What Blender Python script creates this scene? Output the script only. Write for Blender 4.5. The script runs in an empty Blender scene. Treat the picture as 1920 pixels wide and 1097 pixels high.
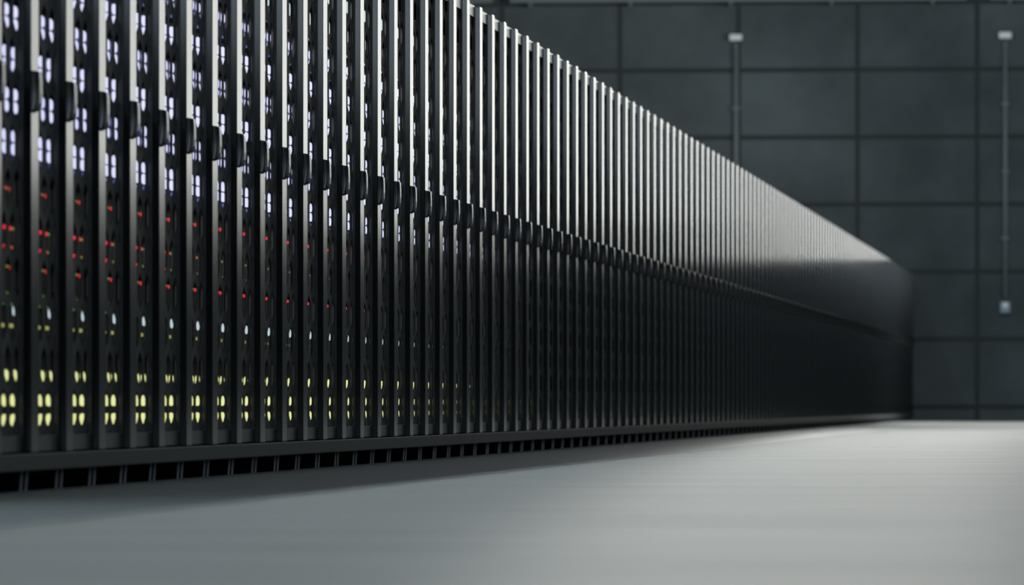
import bpy, bmesh, math, random
from mathutils import Vector, Matrix

# ------------------------------------------------------------------ camera, world, lights, exposure
F_PX = 11839.0
ALPHA = math.atan(1147.0 / F_PX)       # the row runs this much to the right of the lens axis
CAM_H = 0.25
ROW_X = -3.1                            # front plane of the racks' corner posts
sc = bpy.context.scene
sc.view_settings.view_transform = 'Standard'
sc.view_settings.look = 'None'
sc.view_settings.exposure = 0.0
sc.view_settings.gamma = 1.0
sc.view_settings.use_curve_mapping = False
sc.cycles.use_denoising = True
sc.cycles.max_bounces = 8
sc.cycles.sample_clamp_indirect = 6.0

cam_d = bpy.data.cameras.new('camera')
cam = bpy.data.objects.new('camera', cam_d)
sc.collection.objects.link(cam)
sc.camera = cam
cam.location = (0, 0, CAM_H)
cam.rotation_euler = (math.pi / 2, 0, ALPHA)
cam_d.sensor_width = 36.0
cam_d.lens = 36.0 * F_PX / 1920.0
cam_d.shift_y = 208.5 / 1920.0
cam_d.clip_start = 0.5
cam_d.clip_end = 300
cam_d.dof.use_dof = True
cam_d.dof.focus_distance = 26.5
cam_d.dof.aperture_fstop = 6.8

world = bpy.data.worlds.new('world')
sc.world = world
world.use_nodes = True
world.node_tree.nodes['Background'].inputs[0].default_value = (0.05, 0.06, 0.07, 1)
world.node_tree.nodes['Background'].inputs[1].default_value = 0.1


def area(name, loc, rot, sx, sy, energy, col, spread=180):
    d = bpy.data.lights.new(name, 'AREA')
    d.shape = 'RECTANGLE'
    d.size = sx
    d.size_y = sy
    d.energy = energy
    d.color = col
    d.spread = math.radians(spread)
    o = bpy.data.objects.new(name, d)
    o.location = loc
    o.rotation_euler = rot
    sc.collection.objects.link(o)
    return o


H = math.pi / 2
WARM = (0.985, 1.0, 0.95)
COOL = (0.84, 0.96, 1.0)
# unseen area lights added across the far end to brighten posts and floor
area('unseen_far_light', (-1.5, 87.6, 5.12), (-H, 0, 0), 3.0, 5.76, 185, WARM)
area('unseen_far_light', (2.5, 87.6, 5.375), (-H, 0, 0), 5.0, 5.25, 150, WARM)
area('unseen_far_light', (7.9, 87.6, 5.75), (-H, 0, 0), 5.8, 4.5, 145, WARM)
area('far_post_fill_light', (2.2, 83.0, 3.6), (0, H, 0), 3.4, 8.0, 300, WARM, 120)  # unseen light added to brighten the far posts; no wall stands here
# high light bank above the far end of the row
area('far_high_light', (-6.6, 88.0, 7.6), (-H, 0, 0), 10.6, 2.5, 148, WARM, 38)
# high windows behind the camera
area('rear_window_light', (5.0, -16.0, 6.2), (H, 0, 0), 20.0, 5.0, 1500, (0.74, 0.90, 1.0))
# lamp line under the ceiling behind the row; it throws the row's shadow on the floor
area('ceiling_line_light', (-5.8, 34.0, 8.9), (0, 0, 0), 0.5, 84.0, 1150, COOL)
# weak unseen fill added by the right wall to lift the dark racks
area('right_fill_light', (15.8, 32.0, 5.4), (0, H, 0), 5.0, 78.0, 620, COOL)
area('wall_fill_light', (-0.5, 85.0, 6.0), (math.radians(74), 0, 0), 13.0, 1.5, 125, COOL)  # unseen lamp added to brighten the far wall

# ------------------------------------------------------------------ materials


def mat(name, col=(0.5, 0.5, 0.5), rough=0.5, metal=0.0, spec=0.5, emit=None, estr=0.0, coat=0.0):
    m = bpy.data.materials.new(name)
    m.use_nodes = True
    b = m.node_tree.nodes['Principled BSDF']
    b.inputs['Base Color'].default_value = (*col, 1)
    b.inputs['Roughness'].default_value = rough
    b.inputs['Metallic'].default_value = metal
    b.inputs['Specular IOR Level'].default_value = spec
    if coat:
        b.inputs['Coat Weight'].default_value = coat
    if emit:
        b.inputs['Emission Color'].default_value = (*emit, 1)
        b.inputs['Emission Strength'].default_value = estr
    return m


def noise_mat(name, c1, c2, scale, rough, spec=0.5, rough_var=0.0, detail=5, stretch=(1, 1, 1), bump=0.0, lo=0.3, hi=0.7):
    m = mat(name, c1, rough, 0, spec)
    nt = m.node_tree
    b = nt.nodes['Principled BSDF']
    tc = nt.nodes.new('ShaderNodeTexCoord')
    mp = nt.nodes.new('ShaderNodeMapping')
    mp.inputs['Scale'].default_value = stretch
    nz = nt.nodes.new('ShaderNodeTexNoise')
    nz.inputs['Scale'].default_value = scale
    nz.inputs['Detail'].default_value = detail
    nz.inputs['Roughness'].default_value = 0.6
    rp = nt.nodes.new('ShaderNodeValToRGB')
    rp.color_ramp.elements[0].position = lo
    rp.color_ramp.elements[1].position = hi
    rp.color_ramp.elements[0].color = (*c1, 1)
    rp.color_ramp.elements[1].color = (*c2, 1)
    nt.links.new(tc.outputs['Object'], mp.inputs[0])
    nt.links.new(mp.outputs[0], nz.inputs['Vector'])
    nt.links.new(nz.outputs['Fac'], rp.inputs[0])
    nt.links.new(rp.outputs[0], b.inputs['Base Color'])
    if rough_var:
        mr = nt.nodes.new('ShaderNodeMapRange')
        mr.inputs[1].default_value = 0.3
        mr.inputs[2].default_value = 0.7
        mr.inputs[3].default_value = rough - rough_var
        mr.inputs[4].default_value = rough + rough_var
        nt.links.new(nz.outputs['Fac'], mr.inputs[0])
        nt.links.new(mr.outputs[0], b.inputs['Roughness'])
    if bump:
        bp = nt.nodes.new('ShaderNodeBump')
        bp.inputs['Strength'].default_value = bump
        bp.inputs['Distance'].default_value = 0.02
        nt.links.new(nz.outputs['Fac'], bp.inputs['Height'])
        nt.links.new(bp.outputs[0], b.inputs['Normal'])
    return m


M = {}
M['paint'] = noise_mat('satin_black_paint', (0.022, 0.025, 0.027), (0.0225, 0.0255, 0.0275), 8, 0.16)
M['flank'] = mat('shaded_gloss_flank', (0.004, 0.005, 0.006), 0.08, 0, 0.32)  # post paint darkened for the side face; shade put into the colour
M['frame'] = noise_mat('door_frame_paint', (0.022, 0.025, 0.027), (0.0225, 0.0255, 0.0275), 8, 0.25, spec=0.8)
M['grille'] = noise_mat('grille_paint', (0.030, 0.034, 0.035), (0.040, 0.044, 0.045), 60, 0.50, spec=0.12)
M['rail'] = noise_mat('base_rail_paint', (0.045, 0.052, 0.055), (0.050, 0.060, 0.064), 30, 0.58, spec=0.25)
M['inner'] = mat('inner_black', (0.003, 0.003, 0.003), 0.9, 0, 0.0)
M['handle'] = noise_mat('handle_paint', (0.02, 0.022, 0.024), (0.024, 0.026, 0.028), 50, 0.25)
M['face'] = noise_mat('server_face', (0.018, 0.02, 0.025), (0.035, 0.038, 0.045), 90, 0.4)
M['leg'] = mat('leg_metal', (0.30, 0.31, 0.33), 0.4, 0.2)
M['white_led'] = mat('white_led', (0.6, 0.6, 0.7), 0.3, emit=(0.66, 0.68, 0.93), estr=1.1)
M['blue_led'] = mat('blue_lens', (0.03, 0.04, 0.2), 0.3, emit=(0.07, 0.10, 0.38), estr=0.22)
M['blue_dot'] = mat('blue_dot', (0.05, 0.06, 0.3), 0.3, emit=(0.16, 0.2, 0.6), estr=0.8)
M['yellow_led'] = mat('yellow_led', (0.5, 0.5, 0.2), 0.3, emit=(0.72, 0.74, 0.32), estr=1.15)
M['yellow_lens'] = mat('yellow_lens', (0.05, 0.05, 0.01), 0.3, emit=(0.10, 0.11, 0.02), estr=0.4)
M['yellow_dot'] = mat('yellow_dot', (0.3, 0.3, 0.1), 0.3, emit=(0.33, 0.35, 0.09), estr=0.9)
M['red_led'] = mat('red_led', (0.4, 0.02, 0.03), 0.3, emit=(0.75, 0.03, 0.05), estr=1.0)
M['green_led'] = mat('green_led', (0.05, 0.12, 0.04), 0.3, emit=(0.16, 0.25, 0.06), estr=0.7)
M['bar_led'] = mat('pale_blue_bar', (0.5, 0.6, 0.7), 0.3, emit=(0.55, 0.68, 0.75), estr=0.9)
M['wall'] = noise_mat('dark_concrete', (0.115, 0.138, 0.147), (0.265, 0.306, 0.324), 0.42, 0.75, spec=0.3, detail=6)
M['wall_plain'] = noise_mat('dark_plaster', (0.10, 0.11, 0.115), (0.13, 0.14, 0.145), 1.0, 0.8, spec=0.2)
M['joint'] = mat('panel_joint', (0.105, 0.118, 0.122), 0.9, 0, 0.1)
M['floor'] = noise_mat('polished_concrete', (0.28, 0.30, 0.305), (0.42, 0.435, 0.43), 1.6, 0.49, rough_var=0.02,
                       stretch=(0.35, 1.0, 1.0), detail=7)
M['strip'] = noise_mat('lightened_floor_strip', (0.48, 0.53, 0.56), (0.56, 0.61, 0.64), 2.5, 0.42, spec=0.45,  # paler colour paints light into the row's shadow beside the racks
                       stretch=(0.35, 1.0, 1.0), detail=6)
M['seam'] = mat('floor_seam', (0.03, 0.033, 0.035), 0.8, 0, 0.2)
M['galv'] = mat('galvanised_pipe', (0.42, 0.46, 0.48), 0.6)
M['lampbox'] = mat('glowing_box_plastic', (0.75, 0.82, 0.82), 0.5, emit=(0.5, 0.56, 0.55), estr=0.42)
M['switchbox'] = mat('pale_blue_plastic', (0.70, 0.80, 0.95), 0.35)
M['tray'] = mat('tray_metal', (0.42, 0.46, 0.47), 0.5, 0.1)

# ------------------------------------------------------------------ mesh helpers
COL = sc.collection


def box(bm, x0, x1, y0, y1, z0, z1, mi=0, bevel=0.0, seg=1):
    r = bmesh.ops.create_cube(bm, size=1.0)
    vs = r['verts']
    for v in vs:
        v.co = Vector(((x0 + x1) / 2 + v.co.x * (x1 - x0), (y0 + y1) / 2 + v.co.y * (y1 - y0),
                       (z0 + z1) / 2 + v.co.z * (z1 - z0)))
    fs = {f for v in vs for f in v.link_faces}
    for f in fs:
        f.material_index = mi
    if bevel:
        es = {e for v in vs for e in v.link_edges}
        bmesh.ops.bevel(bm, geom=list(es), offset=bevel, segments=seg, affect='EDGES', profile=0.6)
    return vs


def mesh(name, bm, mats, smooth=False):
    bmesh.ops.recalc_face_normals(bm, faces=bm.faces)
    me = bpy.data.meshes.new(name)
    bm.to_mesh(me)
    bm.free()
    for m in (mats if isinstance(mats, (list, tuple)) else [mats]):
        me.materials.append(m)
    if smooth:
        for p in me.polygons:
            p.use_smooth = True
    return me


def link(name, data, parent=None, loc=None):
    o = bpy.data.objects.new(name, data)
    COL.objects.link(o)
    if parent is not None:
        o.parent = parent
    if loc is not None:
        o.location = loc
    return o


def structure(name, bm, mats):
    o = link(name, mesh(name, bm, mats))
    o['kind'] = 'structure'
    return o


def tag(o, label, cat, group=None):
    o['label'] = label
    o['category'] = cat
    if group:
        o['group'] = group
    return o


def copy_tree(o, parent=None):
    c = o.copy()
    COL.objects.link(c)
    c.parent = parent
    for ch in [x for x in KIDS[o.name]]:
        k = copy_tree(ch, c)
        KIDS.setdefault(c.name, []).append(k)
    KIDS.setdefault(c.name, [])
    return c


KIDS = {}


def part(name, data, parent, loc=None):
    o = link(name, data, parent, loc)
    KIDS.setdefault(parent.name, []).append(o)
    KIDS.setdefault(o.name, [])
    return o


# ------------------------------------------------------------------ the hall
XL, XR, YB, YF, ZC = -16.0, 16.0, -20.0, 94.0, 9.0
STRIP_X = -2.262
bm = bmesh.new()
box(bm, STRIP_X + 0.006, XR, YB, YF, -0.2, 0.0)
structure('floor', bm, M['floor'])
bm = bmesh.new()
box(bm, XL, STRIP_X - 0.006, YB, YF, -0.2, 0.0)
structure('floor_strip', bm, M['strip'])
bm = bmesh.new()
box(bm, STRIP_X - 0.006, STRIP_X + 0.006, YB, YF, -0.2, -0.008)
structure('floor_seam', bm, M['seam'])
bm = bmesh.new()
box(bm, XL, XR, YB, YF, ZC, ZC + 0.2)
structure('ceiling', bm, M['wall_plain'])
bm = bmesh.new()
box(bm, XL - 0.2, XL, YB, YF, 0, ZC)
structure('wall_left', bm, M['wall_plain'])
bm = bmesh.new()
box(bm, XR, XR + 0.2, YB, YF, 0, ZC)
structure('wall_right', bm, M['wall_plain'])
bm = bmesh.new()
box(bm, XL, XR, YB - 0.2, YB, 0, ZC)
structure('wall_back', bm, M['wall_plain'])
# far wall: one mesh of precast panels with open joints
bm = bmesh.new()
box(bm, XL, XR, YF + 0.012, YF + 0.25, 0, ZC, 1)
zs = [0.2 + 1.004 * k for k in range(0, 10)]
xs = [-2.168 + 1.775 * k for k in range(-8, 11)]
for j in range(-1, len(zs) - 1):
    z0 = 0.0 if j < 0 else zs[j] + 0.035
    z1 = min(zs[j + 1] - 0.035, ZC)
    if z0 > ZC - 0.1:
        continue
    for i in range(len(xs) - 1):
        a, b = max(xs[i] + 0.035, XL), min(xs[i + 1] - 0.035, XR)
        if b > a:
            box(bm, a, b, YF, YF + 0.06, z0, z1, 0)
structure('wall_far', bm, [M['wall'], M['joint']])
# cable trays fixed high on the far wall
tray_x = [(-16.0, -9.40), (-9.12, -2.32), (-1.98, 5.0), (5.3, 12.0)]
TL = ['pale cable tray high on the far wall, above the tallest near racks',
      'long pale cable tray across the top of the far wall, over the first wall lamp',
      'pale cable tray high on the far wall in the top right corner',
      None]
for (a, b), lab in zip(tray_x, TL):
    if lab is None:
        continue
    bm = bmesh.new()
    box(bm, a, b, YF - 0.22, YF - 0.004, 6.235, 6.25)
    box(bm, a, b, YF - 0.22, YF - 0.205, 6.25, 6.36)
    box(bm, a, b, YF - 0.02, YF - 0.004, 6.25, 6.36)
    x = a + 0.3
    while x < b - 0.1:
        box(bm, x - 0.015, x + 0.015, YF - 0.24, YF - 0.002, 6.17, 6.235)
        x += 1.5
    o = link('cable_tray', mesh('cable_tray', bm, M['tray']))
    tag(o, lab, 'cable tray', 'cable trays on the far wall')


def tube_z(bm, x, y, z0, z1, r, n=16, mi=0):
    res = bmesh.ops.create_cone(bm, cap_ends=True, segments=n, radius1=r, radius2=r, depth=z1 - z0)
    for v in res['verts']:
        v.co += Vector((x, y, (z0 + z1) / 2))


def wall_lamp(x, zl, label):
    e = link('wall_lamp', None, loc=(x, YF, zl))
    bm = bmesh.new()
    box(bm, -0.10, 0.10, -0.09, -0.002, -0.045, 0.055, 0, 0.012, 2)
    part('lamp_housing', mesh('lamp_housing', bm, M['galv']), e)
    bm = bmesh.new()
    box(bm, -0.09, 0.09, -0.125, -0.088, -0.04, 0.05, 0, 0.015, 2)
    part('lamp_cover', mesh('lamp_cover', bm, M['lampbox']), e)
    tag(e, label, 'wall lamp', 'wall lamps on the far wall')


def conduit(x, z0, z1, label):
    e = link('conduit_pipe', None, loc=(x, YF, z0))
    bm = bmesh.new()
    tube_z(bm, 0, -0.045, 0, z1 - z0, 0.033)
    part('pipe', mesh('pipe', bm, M['galv'], True), e)
    bm = bmesh.new()
    box(bm, -0.06, 0.06, -0.085, -0.002, -0.02, 0.02, 0, 0.006)
    cm = mesh('pipe_clamp', bm, M['galv'])
    z = 0.9
    while z < z1 - z0 - 0.2:
        part('pipe_clamp', cm, e, (0, 0, z))
        z += 1.0
    tag(e, label, 'pipe', 'conduits on the far wall')


X1, X2 = -5.752, -1.75
wall_lamp(X1, 5.70, 'small pale wall lamp on the far wall, above the descending top line of the racks')
wall_lamp(X2, 5.71, 'small pale wall lamp near the top right corner, above the full-length pipe')
conduit(X1, 1.75, 5.62, 'grey conduit pipe that runs down the far wall and disappears behind the racks')
conduit(X2, 1.80, 5.63, 'grey conduit pipe at the right edge running from the lamp to the pale box')
e = link('switch_box', None, loc=(X2, YF, 1.68))
bm = bmesh.new()
box(bm, -0.075, 0.075, -0.09, -0.002, -0.085, 0.085, 0, 0.014, 2)
part('box_body', mesh('box_body', bm, M['switchbox']), e)
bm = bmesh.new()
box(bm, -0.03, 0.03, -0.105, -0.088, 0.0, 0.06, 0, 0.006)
part('switch', mesh('switch', bm, M['lampbox']), e)  # switch cap given a glow to look bright; it is no lamp
tag(e, 'small pale blue switch box at the lower end of the right-hand wall pipe', 'switch box')

# ------------------------------------------------------------------ one server rack
PITCH = 0.6
Y0 = 17.78                      # where post 0 starts
P0, P1 = 0.47, 0.60             # corner post along the rack
ZR0, ZR1 = 0.059, 0.109         # base rail
ZT = 2.17
ZH = 2.115                      # underside of the door header
ZB = 0.160                      # top of the door's bottom rail
GX = -0.028                     # grille plane
FX = -0.0205                    # door frame plane


def grille_mesh():
    bm = bmesh.new()
    R, r = 0.08333, 0.0585
    y_lo, y_hi, z_lo, z_hi = 0.006, 0.458, ZB - 0.004, ZH + 0.004

    def clip(poly):
        for axis, lim, sgn in ((0, y_lo, 1), (0, y_hi, -1), (1, z_lo, 1), (1, z_hi, -1)):
            out = []
            for i in range(len(poly)):
                a, b = poly[i], poly[(i + 1) % len(poly)]
                da, db = sgn * (a[axis] - lim), sgn * (b[axis] - lim)
                if da >= 0:
                    out.append(a)
                if (da >= 0) != (db >= 0):
                    t = da / (da - db)
                    out.append((a[0] + t * (b[0] - a[0]), a[1] + t * (b[1] - a[1])))
            poly = out
            if len(poly) < 3:
                return None
        return poly

    zc0 = CAM_H + 1.485
    cache = {}

    def vert(p):
        k = (round(p[0], 5), round(p[1], 5))
        if k not in cache:
            cache[k] = bm.verts.new((GX, p[0], p[1]))
        return cache[k]
    for row in range(-16, 8):
        zc = zc0 + row * 0.125
        off = 0.326 if row % 2 == 0 else 0.2538
        for c in range(-4, 5):
            yc = off + c * 0.14434
            for k in range(6):
                a0, a1 = math.radians(90 + 60 * k), math.radians(150 + 60 * k)
                q = [(yc + R * math.cos(a0), zc + R * math.sin(a0)), (yc + R * math.cos(a1), zc + R * math.sin(a1)),
                     (yc + r * math.cos(a1), zc + r * math.sin(a1)), (yc + r * math.cos(a0), zc + r * math.sin(a0))]
                q = clip(q)
                if q:
                    vs = []
                    for p in q:
                        v = vert(p)
                        if v not in vs:
                            vs.append(v)
                    if len(vs) > 2:
                        try:
                            bm.faces.new(vs)
                        except ValueError:
                            pass
    geom = bm.faces[:]
    res = bmesh.ops.extrude_face_region(bm, geom=geom)
    for v in [g for g in res['geom'] if isinstance(g, bmesh.types.BMVert)]:
        v.co.x -= 0.003
    return mesh('grille', bm, M['grille'])


def handle_mesh():
    """Upright pull: D-shaped profile standing off the post, with dished flanks."""
    bm = bmesh.new()
    prof = [(0.0, 1.201), (0.0225, 1.197), (0.0245, 1.190), (0.0255, 1.160), (0.0258, 1.130), (0.0245, 1.105),
            (0.0215, 1.090), (0.0205, 1.081), (0.0, 1.080)]
    nz, nx = 14, 6
    ztop, zbot = 1.201, 1.080

    def width(z):
        for (xa, za), (xb, zb) in zip(prof[1:], prof[2:]):
            if zb <= z <= za:
                return xa + (xb - xa) * (za - z) / (za - zb)
        return 0.0225 if z > 1.19 else 0.0205
    ya, yb = P0 + 0.001, P0 + 0.046
    grids = []
    for side, y in ((0, ya), (1, yb)):
        g = []
        for j in range(nz + 1):
            t = j / nz
            z = ztop + (zbot - ztop) * t
            w = width(z)
            row = []
            for i in range(nx + 1):
                s = i / nx
                d = 0.0055 * math.sin(math.pi * min(max(t * 1.0, 0), 1)) ** 0.8 * math.sin(math.pi * s) ** 0.8 if 0 < i < nx and 0 < j < nz else 0
                row.append(bm.verts.new((w * s, y + d if side == 0 else y - d, z - 0.004 * s if j == 0 else z)))
            g.append(row)
        grids.append(g)
    for g in grids:
        for j in range(nz):
            for i in range(nx):
                bm.faces.new((g[j][i], g[j][i + 1], g[j + 1][i + 1], g[j + 1][i])).smooth = True
    a, b = grids
    for j in range(nz):
        bm.faces.new((a[j][nx], b[j][nx], b[j + 1][nx], a[j + 1][nx])).smooth = False
        bm.faces.new((a[j][0], b[j][0], b[j + 1][0], a[j + 1][0]))
    for i in range(nx):
        bm.faces.new((a[0][i], b[0][i], b[0][i + 1], a[0][i + 1]))
        bm.faces.new((a[nz][i], b[nz][i], b[nz][i + 1], a[nz][i + 1]))
    bmesh.ops.recalc_face_normals(bm, faces=bm.faces)
    me = bpy.data.meshes.new('handle')
    bm.to_mesh(me)
    bm.free()
    me.materials.append(M['handle'])
    return me


rack = link('server_rack', None)
KIDS[rack.name] = []
# carcass: open-fronted box with a dark interior
bm = bmesh.new()
DEEP = -1.05
box(bm, DEEP, -0.072, 0.002, 0.012, ZR1, ZT - 0.01)
box(bm, DEEP, -0.072, 0.588, 0.598, ZR1, ZT - 0.01)
box(bm, DEEP, DEEP + 0.01, 0.012, 0.588, ZR1, ZT - 0.01)
box(bm, DEEP, -0.034, 0.002, 0.598, ZT - 0.012, ZT - 0.002)
box(bm, DEEP, -0.034, 0.002, 0.598, ZR1 + 0.002, ZR1 + 0.012)
box(bm, DEEP, -0.034, 0.002, 0.598, 0.0, ZR1 + 0.002, 1)
part('carcass', mesh('carcass', bm, [M['paint'], M['inner']]), rack)
# door frame
bm = bmesh.new()
box(bm, FX - 0.010, FX, 0.002, P0 + 0.004, ZH, ZT, 0, 0.0012)
box(bm, FX - 0.010, FX, 0.002, P0 + 0.004, ZR1 + 0.003, ZB, 0, 0.0012)
box(bm, FX - 0.010, FX, 0.457, P0 + 0.004, ZB, ZH, 0)
box(bm, FX - 0.010, FX, 0.002, 0.008, ZB, ZH, 0)
part('door_frame', mesh('door_frame', bm, M['frame']), rack)
part('grille', grille_mesh(), rack)
bm = bmesh.new()
for v in box(bm, -0.033, 0.0, P0, P1 - 0.002, ZR1 + 0.001, ZT):
    if v.co.x > -0.01 and v.co.y < 0.5:
        v.co.y += 0.0033          # the near flank leans slightly towards the aisle
bmesh.ops.bevel(bm, geom=bm.edges[:], offset=0.002, segments=2, affect='EDGES', profile=0.6)
me = mesh('corner_post', bm, [M['paint'], M['flank']])
for p in me.polygons:
    if p.normal.y < -0.9:
        p.material_index = 1
part('corner_post', me, rack)
part('handle', handle_mesh(), rack)
bm = bmesh.new()
box(bm, -0.028, 0.015, 0.0003, 0.5997, ZR0, ZR1, 0, 0.0045, 2)
for v in bm.verts:
    if v.co.y < 0.006: v.co.y = 0.0003
    if v.co.y > 0.594: v.co.y = 0.5997
part('base_rail', mesh('base_rail', bm, M['rail']), rack)
bm = bmesh.new()
vs = box(bm, -0.028, -0.022, -0.002, 0.002, 0.0, ZR0)
for v in vs:
    if v.co.z < 0.01:
        v.co.x -= 0.004
lm = mesh('leg', bm, M['leg'])
part('leg', lm, rack, (0, 0.464, 0))
part('leg', lm, rack, (0, 0.550, 0))
bm = bmesh.new()
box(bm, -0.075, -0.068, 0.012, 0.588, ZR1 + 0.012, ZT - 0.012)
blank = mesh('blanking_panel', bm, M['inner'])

# ------------------------------------------------------------------ equipment in the racks
LX = -0.0590


def pill(name, h, w, core, lens, lens_w=None):
    """status light: rounded emitting bar on a wider dim lens plate, centred on its own origin"""
    bm = bmesh.new()
    lw = lens_w or w * 1.35
    box(bm, -0.0015, 0.0, -lw / 2, lw / 2, -h / 2 - 0.0005, h / 2 + 0.0005, 1)
    n = 8
    vs = []
    rz = min(h * 0.4, 0.012)
    ry = w * 0.42
    for sy, sz, a0 in ((1, 1, 0), (-1, 1, 90), (-1, -1, 180), (1, -1, 270)):
        for k in range(n // 2 + 1):
            a = math.radians(a0 + 90 * k / (n // 2))
            vs.append(bm.verts.new((0.0, sy * (w / 2 - ry) + ry * math.cos(a), sz * (h / 2 - rz) + rz * math.sin(a))))
    f = bm.faces.new(vs)
    f.material_index = 0
    r = bmesh.ops.extrude_face_region(bm, geom=[f])
    for v in [g for g in r['geom'] if isinstance(g, bmesh.types.BMVert)]:
        v.co.x += 0.002
    for ff in bm.faces:
        if max(v.co.x for v in ff.verts) > 0.001:
            ff.material_index = 0
    return mesh(name, bm, [core, lens])


def dot(name, r, m):
    bm = bmesh.new()
    bmesh.ops.create_uvsphere(bm, u_segments=10, v_segments=6, radius=r)
    for v in bm.verts:
        v.co.x *= 0.8
    return mesh(name, bm, m, True)


W_PILL = pill('white_light', 0.033, 0.095, M['white_led'], M['blue_led'], 0.135)
Y_PILL = pill('yellow_light', 0.034, 0.095, M['yellow_led'], M['yellow_lens'], 0.125)
B_BAR = pill('pale_bar_light', 0.048, 0.055, M['bar_led'], M['face'])
S_BAR = pill('pale_bar_light', 0.030, 0.055, M['bar_led'], M['face'])
B_DOT = dot('blue_light', 0.006, M['blue_dot'])
R_DOT = dot('red_light', 0.0062, M['red_led'])
G_DOT = dot('green_light', 0.0045, M['green_led'])
Y_DOT = pill('amber_light', 0.012, 0.07, M['yellow_dot'], M['face'])


def face_mesh(name, h, ribs=None):
    bm = bmesh.new()
    box(bm, -0.0715, -0.0625, 0.016, 0.584, 0.001, h - 0.001, 0)
    box(bm, -0.60, -0.0715, 0.022, 0.578, 0.003, h - 0.003, 0)
    if ribs:
        y0, y1, z0, z1, n = ribs
        for k in range(n):
            z = z0 + (z1 - z0) * (k + 0.5) / n
            box(bm, -0.0625, -0.0600, y0, y1, z - 0.0022, z + 0.0022, 0)
    return mesh(name, bm, M['face'])


CA, CB = 0.390, 0.538


def unit(name, z0, h, lights, ribs=None):
    e = link(name, None, loc=(0, 0, z0))
    KIDS[e.name] = []
    part('faceplate', face_mesh('faceplate', h, ribs), e)
    for nm, me, y, zz in lights:
        part(nm, me, e, (LX - 0.0015, y, zz - z0))
    return e


C = CAM_H
SH = 0.119
srv_z = [C + 0.746 + SH * k - 0.068 for k in range(6)]
L4 = []
zc = srv_z[0] + 0.068
for y in (CA, CB):
    L4 += [('white_light', W_PILL, y, zc + 0.0185), ('white_light', W_PILL, y, zc - 0.0185), ('blue_light', B_DOT, y, zc - 0.048)]
blade = unit('blade_server', srv_z[0], SH, L4)
ctl_z = srv_z[5] + SH
ctl = unit('storage_unit', ctl_z, 0.33, [
    ('white_light', W_PILL, CA, C + 1.43), ('white_light', W_PILL, CB, C + 1.43),
    ('pale_bar_light', B_BAR, 0.512, C + 1.50), ('pale_bar_light', B_BAR, 0.512, C + 1.62)],
    ribs=(0.28, 0.44, 0.07, 0.30, 22))
swa_z = C + 0.425
sw = unit('network_switch', swa_z, srv_z[0] - swa_z, [
    ('red_light', R_DOT, 0.374, C + 0.614), ('red_light', R_DOT, 0.475, C + 0.612), ('green_light', G_DOT, 0.418, C + 0.612),
    ('green_light', G_DOT, 0.418, C + 0.559),
    ('red_light', R_DOT, 0.374, C + 0.502), ('red_light', R_DOT, 0.475, C + 0.500), ('green_light', G_DOT, 0.520, C + 0.500),
    ('red_light', R_DOT, 0.374, C + 0.4466), ('red_light', R_DOT, 0.475, C + 0.445), ('green_light', G_DOT, 0.520, C + 0.445)],
    ribs=(0.33, 0.43, 0.13, 0.22, 9))
swb_z = C + 0.155
swb = unit('patch_unit', swb_z, swa_z - swb_z, [
    ('red_light', R_DOT, 0.475, C + 0.389), ('green_light', G_DOT, 0.418, C + 0.391),
    ('green_light', G_DOT, 0.420, C + 0.315), ('green_light', G_DOT, 0.420, C + 0.303),
    ('green_light', G_DOT, 0.37, C + 0.285), ('green_light', G_DOT, 0.49, C + 0.285),
    ('amber_light', Y_DOT, 0.332, C + 0.2225), ('amber_light', Y_DOT, 0.480, C + 0.2225),
    ('pale_bar_light', S_BAR, 0.535, C + 0.267)],
    ribs=(0.26, 0.36, 0.02, 0.06, 4))
pw_z = ZR1 + 0.014
pw = unit('power_unit', pw_z, swb_z - pw_z, [
    ('yellow_light', Y_PILL, y, C + z) for z in (0.080, 0.010, -0.047) for y in (0.383, 0.522)],
    ribs=(0.26, 0.50, 0.18, 0.27, 10))

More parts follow.
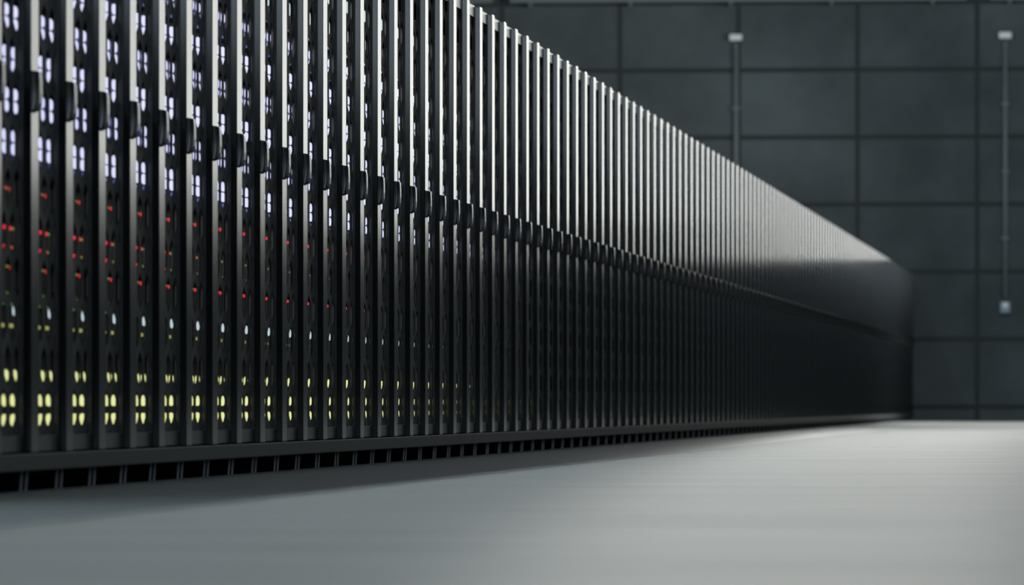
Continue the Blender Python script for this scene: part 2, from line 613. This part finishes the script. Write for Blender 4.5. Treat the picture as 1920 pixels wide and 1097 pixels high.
ONES = ['', 'first', 'second', 'third', 'fourth', 'fifth', 'sixth', 'seventh', 'eighth', 'ninth', 'tenth', 'eleventh',
        'twelfth', 'thirteenth', 'fourteenth', 'fifteenth', 'sixteenth', 'seventeenth', 'eighteenth', 'nineteenth']
TENS = {20: 'twent', 30: 'thirt', 40: 'fort', 50: 'fift', 60: 'sixt', 70: 'sevent', 80: 'eight', 90: 'ninet'}


def ordinal(n):
    if n > 100:
        return 'hundred and ' + ordinal(n - 100)
    if n == 100:
        return 'hundredth'
    if n < 20:
        return ONES[n]
    t, o = n // 10 * 10, n % 10
    return TENS[t] + ('ieth' if o == 0 else 'y-' + ONES[o])


def where(i):
    if i == -1:
        return 'rack cut off by the left edge'
    return ordinal(i + 1) + ' rack from the left edge'


LAST = 126
LIT_TO = 26
first = True
used = set()


def place(proto, y, z=None):
    o = proto if proto.name not in used else copy_tree(proto)
    used.add(proto.name)
    o.location = (ROW_X, y, o.location.z if z is None else z)
    return o


for i in list(range(-1, LAST + 1)) + [-2, -3]:
    y = Y0 + PITCH * i - P0
    r = place(rack, y, 0.0)
    if i < -1:
        lab = 'black server rack standing beyond the left edge of the view'
    elif i == -1:
        lab = 'black server rack of which only a pale post edge shows at the left edge'
    elif i <= 21:
        lab = 'black server rack with glowing lights behind its honeycomb door, ' + ordinal(i + 1) + ' from the left'
    elif i <= 60:
        lab = 'black server rack with pale post and no lights showing, ' + ordinal(i + 1) + ' from the left'
    elif i < LAST:
        lab = 'blurred server rack in the far stretch, ' + ordinal(i + 1) + ' from the left'
    else:
        lab = 'last server rack of the row, dark, right against the far wall'
    tag(r, lab, 'server rack', 'server racks standing in one long row')
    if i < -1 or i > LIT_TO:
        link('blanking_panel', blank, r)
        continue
    for k in range(6):
        s = place(blade, y, srv_z[k])
        nth = ordinal(6 - k)
        tag(s, 'white-lit blade server, %s from the top, in the %s' % (nth, where(i)), 'server',
            'white-lit servers in the racks')
    tag(place(ctl, y), 'storage unit with upright bar lights, top of the %s' % where(i), 'storage unit', 'storage units at the top of the racks')
    tag(place(sw, y), 'network switch with red dot lights, %s' % where(i), 'network switch', 'red-lit switches in the racks')
    tag(place(swb, y), 'patch unit with faint green and amber lights, %s' % where(i), 'patch unit', 'green-lit patch units in the racks')
    tag(place(pw, y), 'power unit with yellow lights, bottom of the %s' % where(i), 'power unit', 'yellow-lit power units at the bottom of the racks')
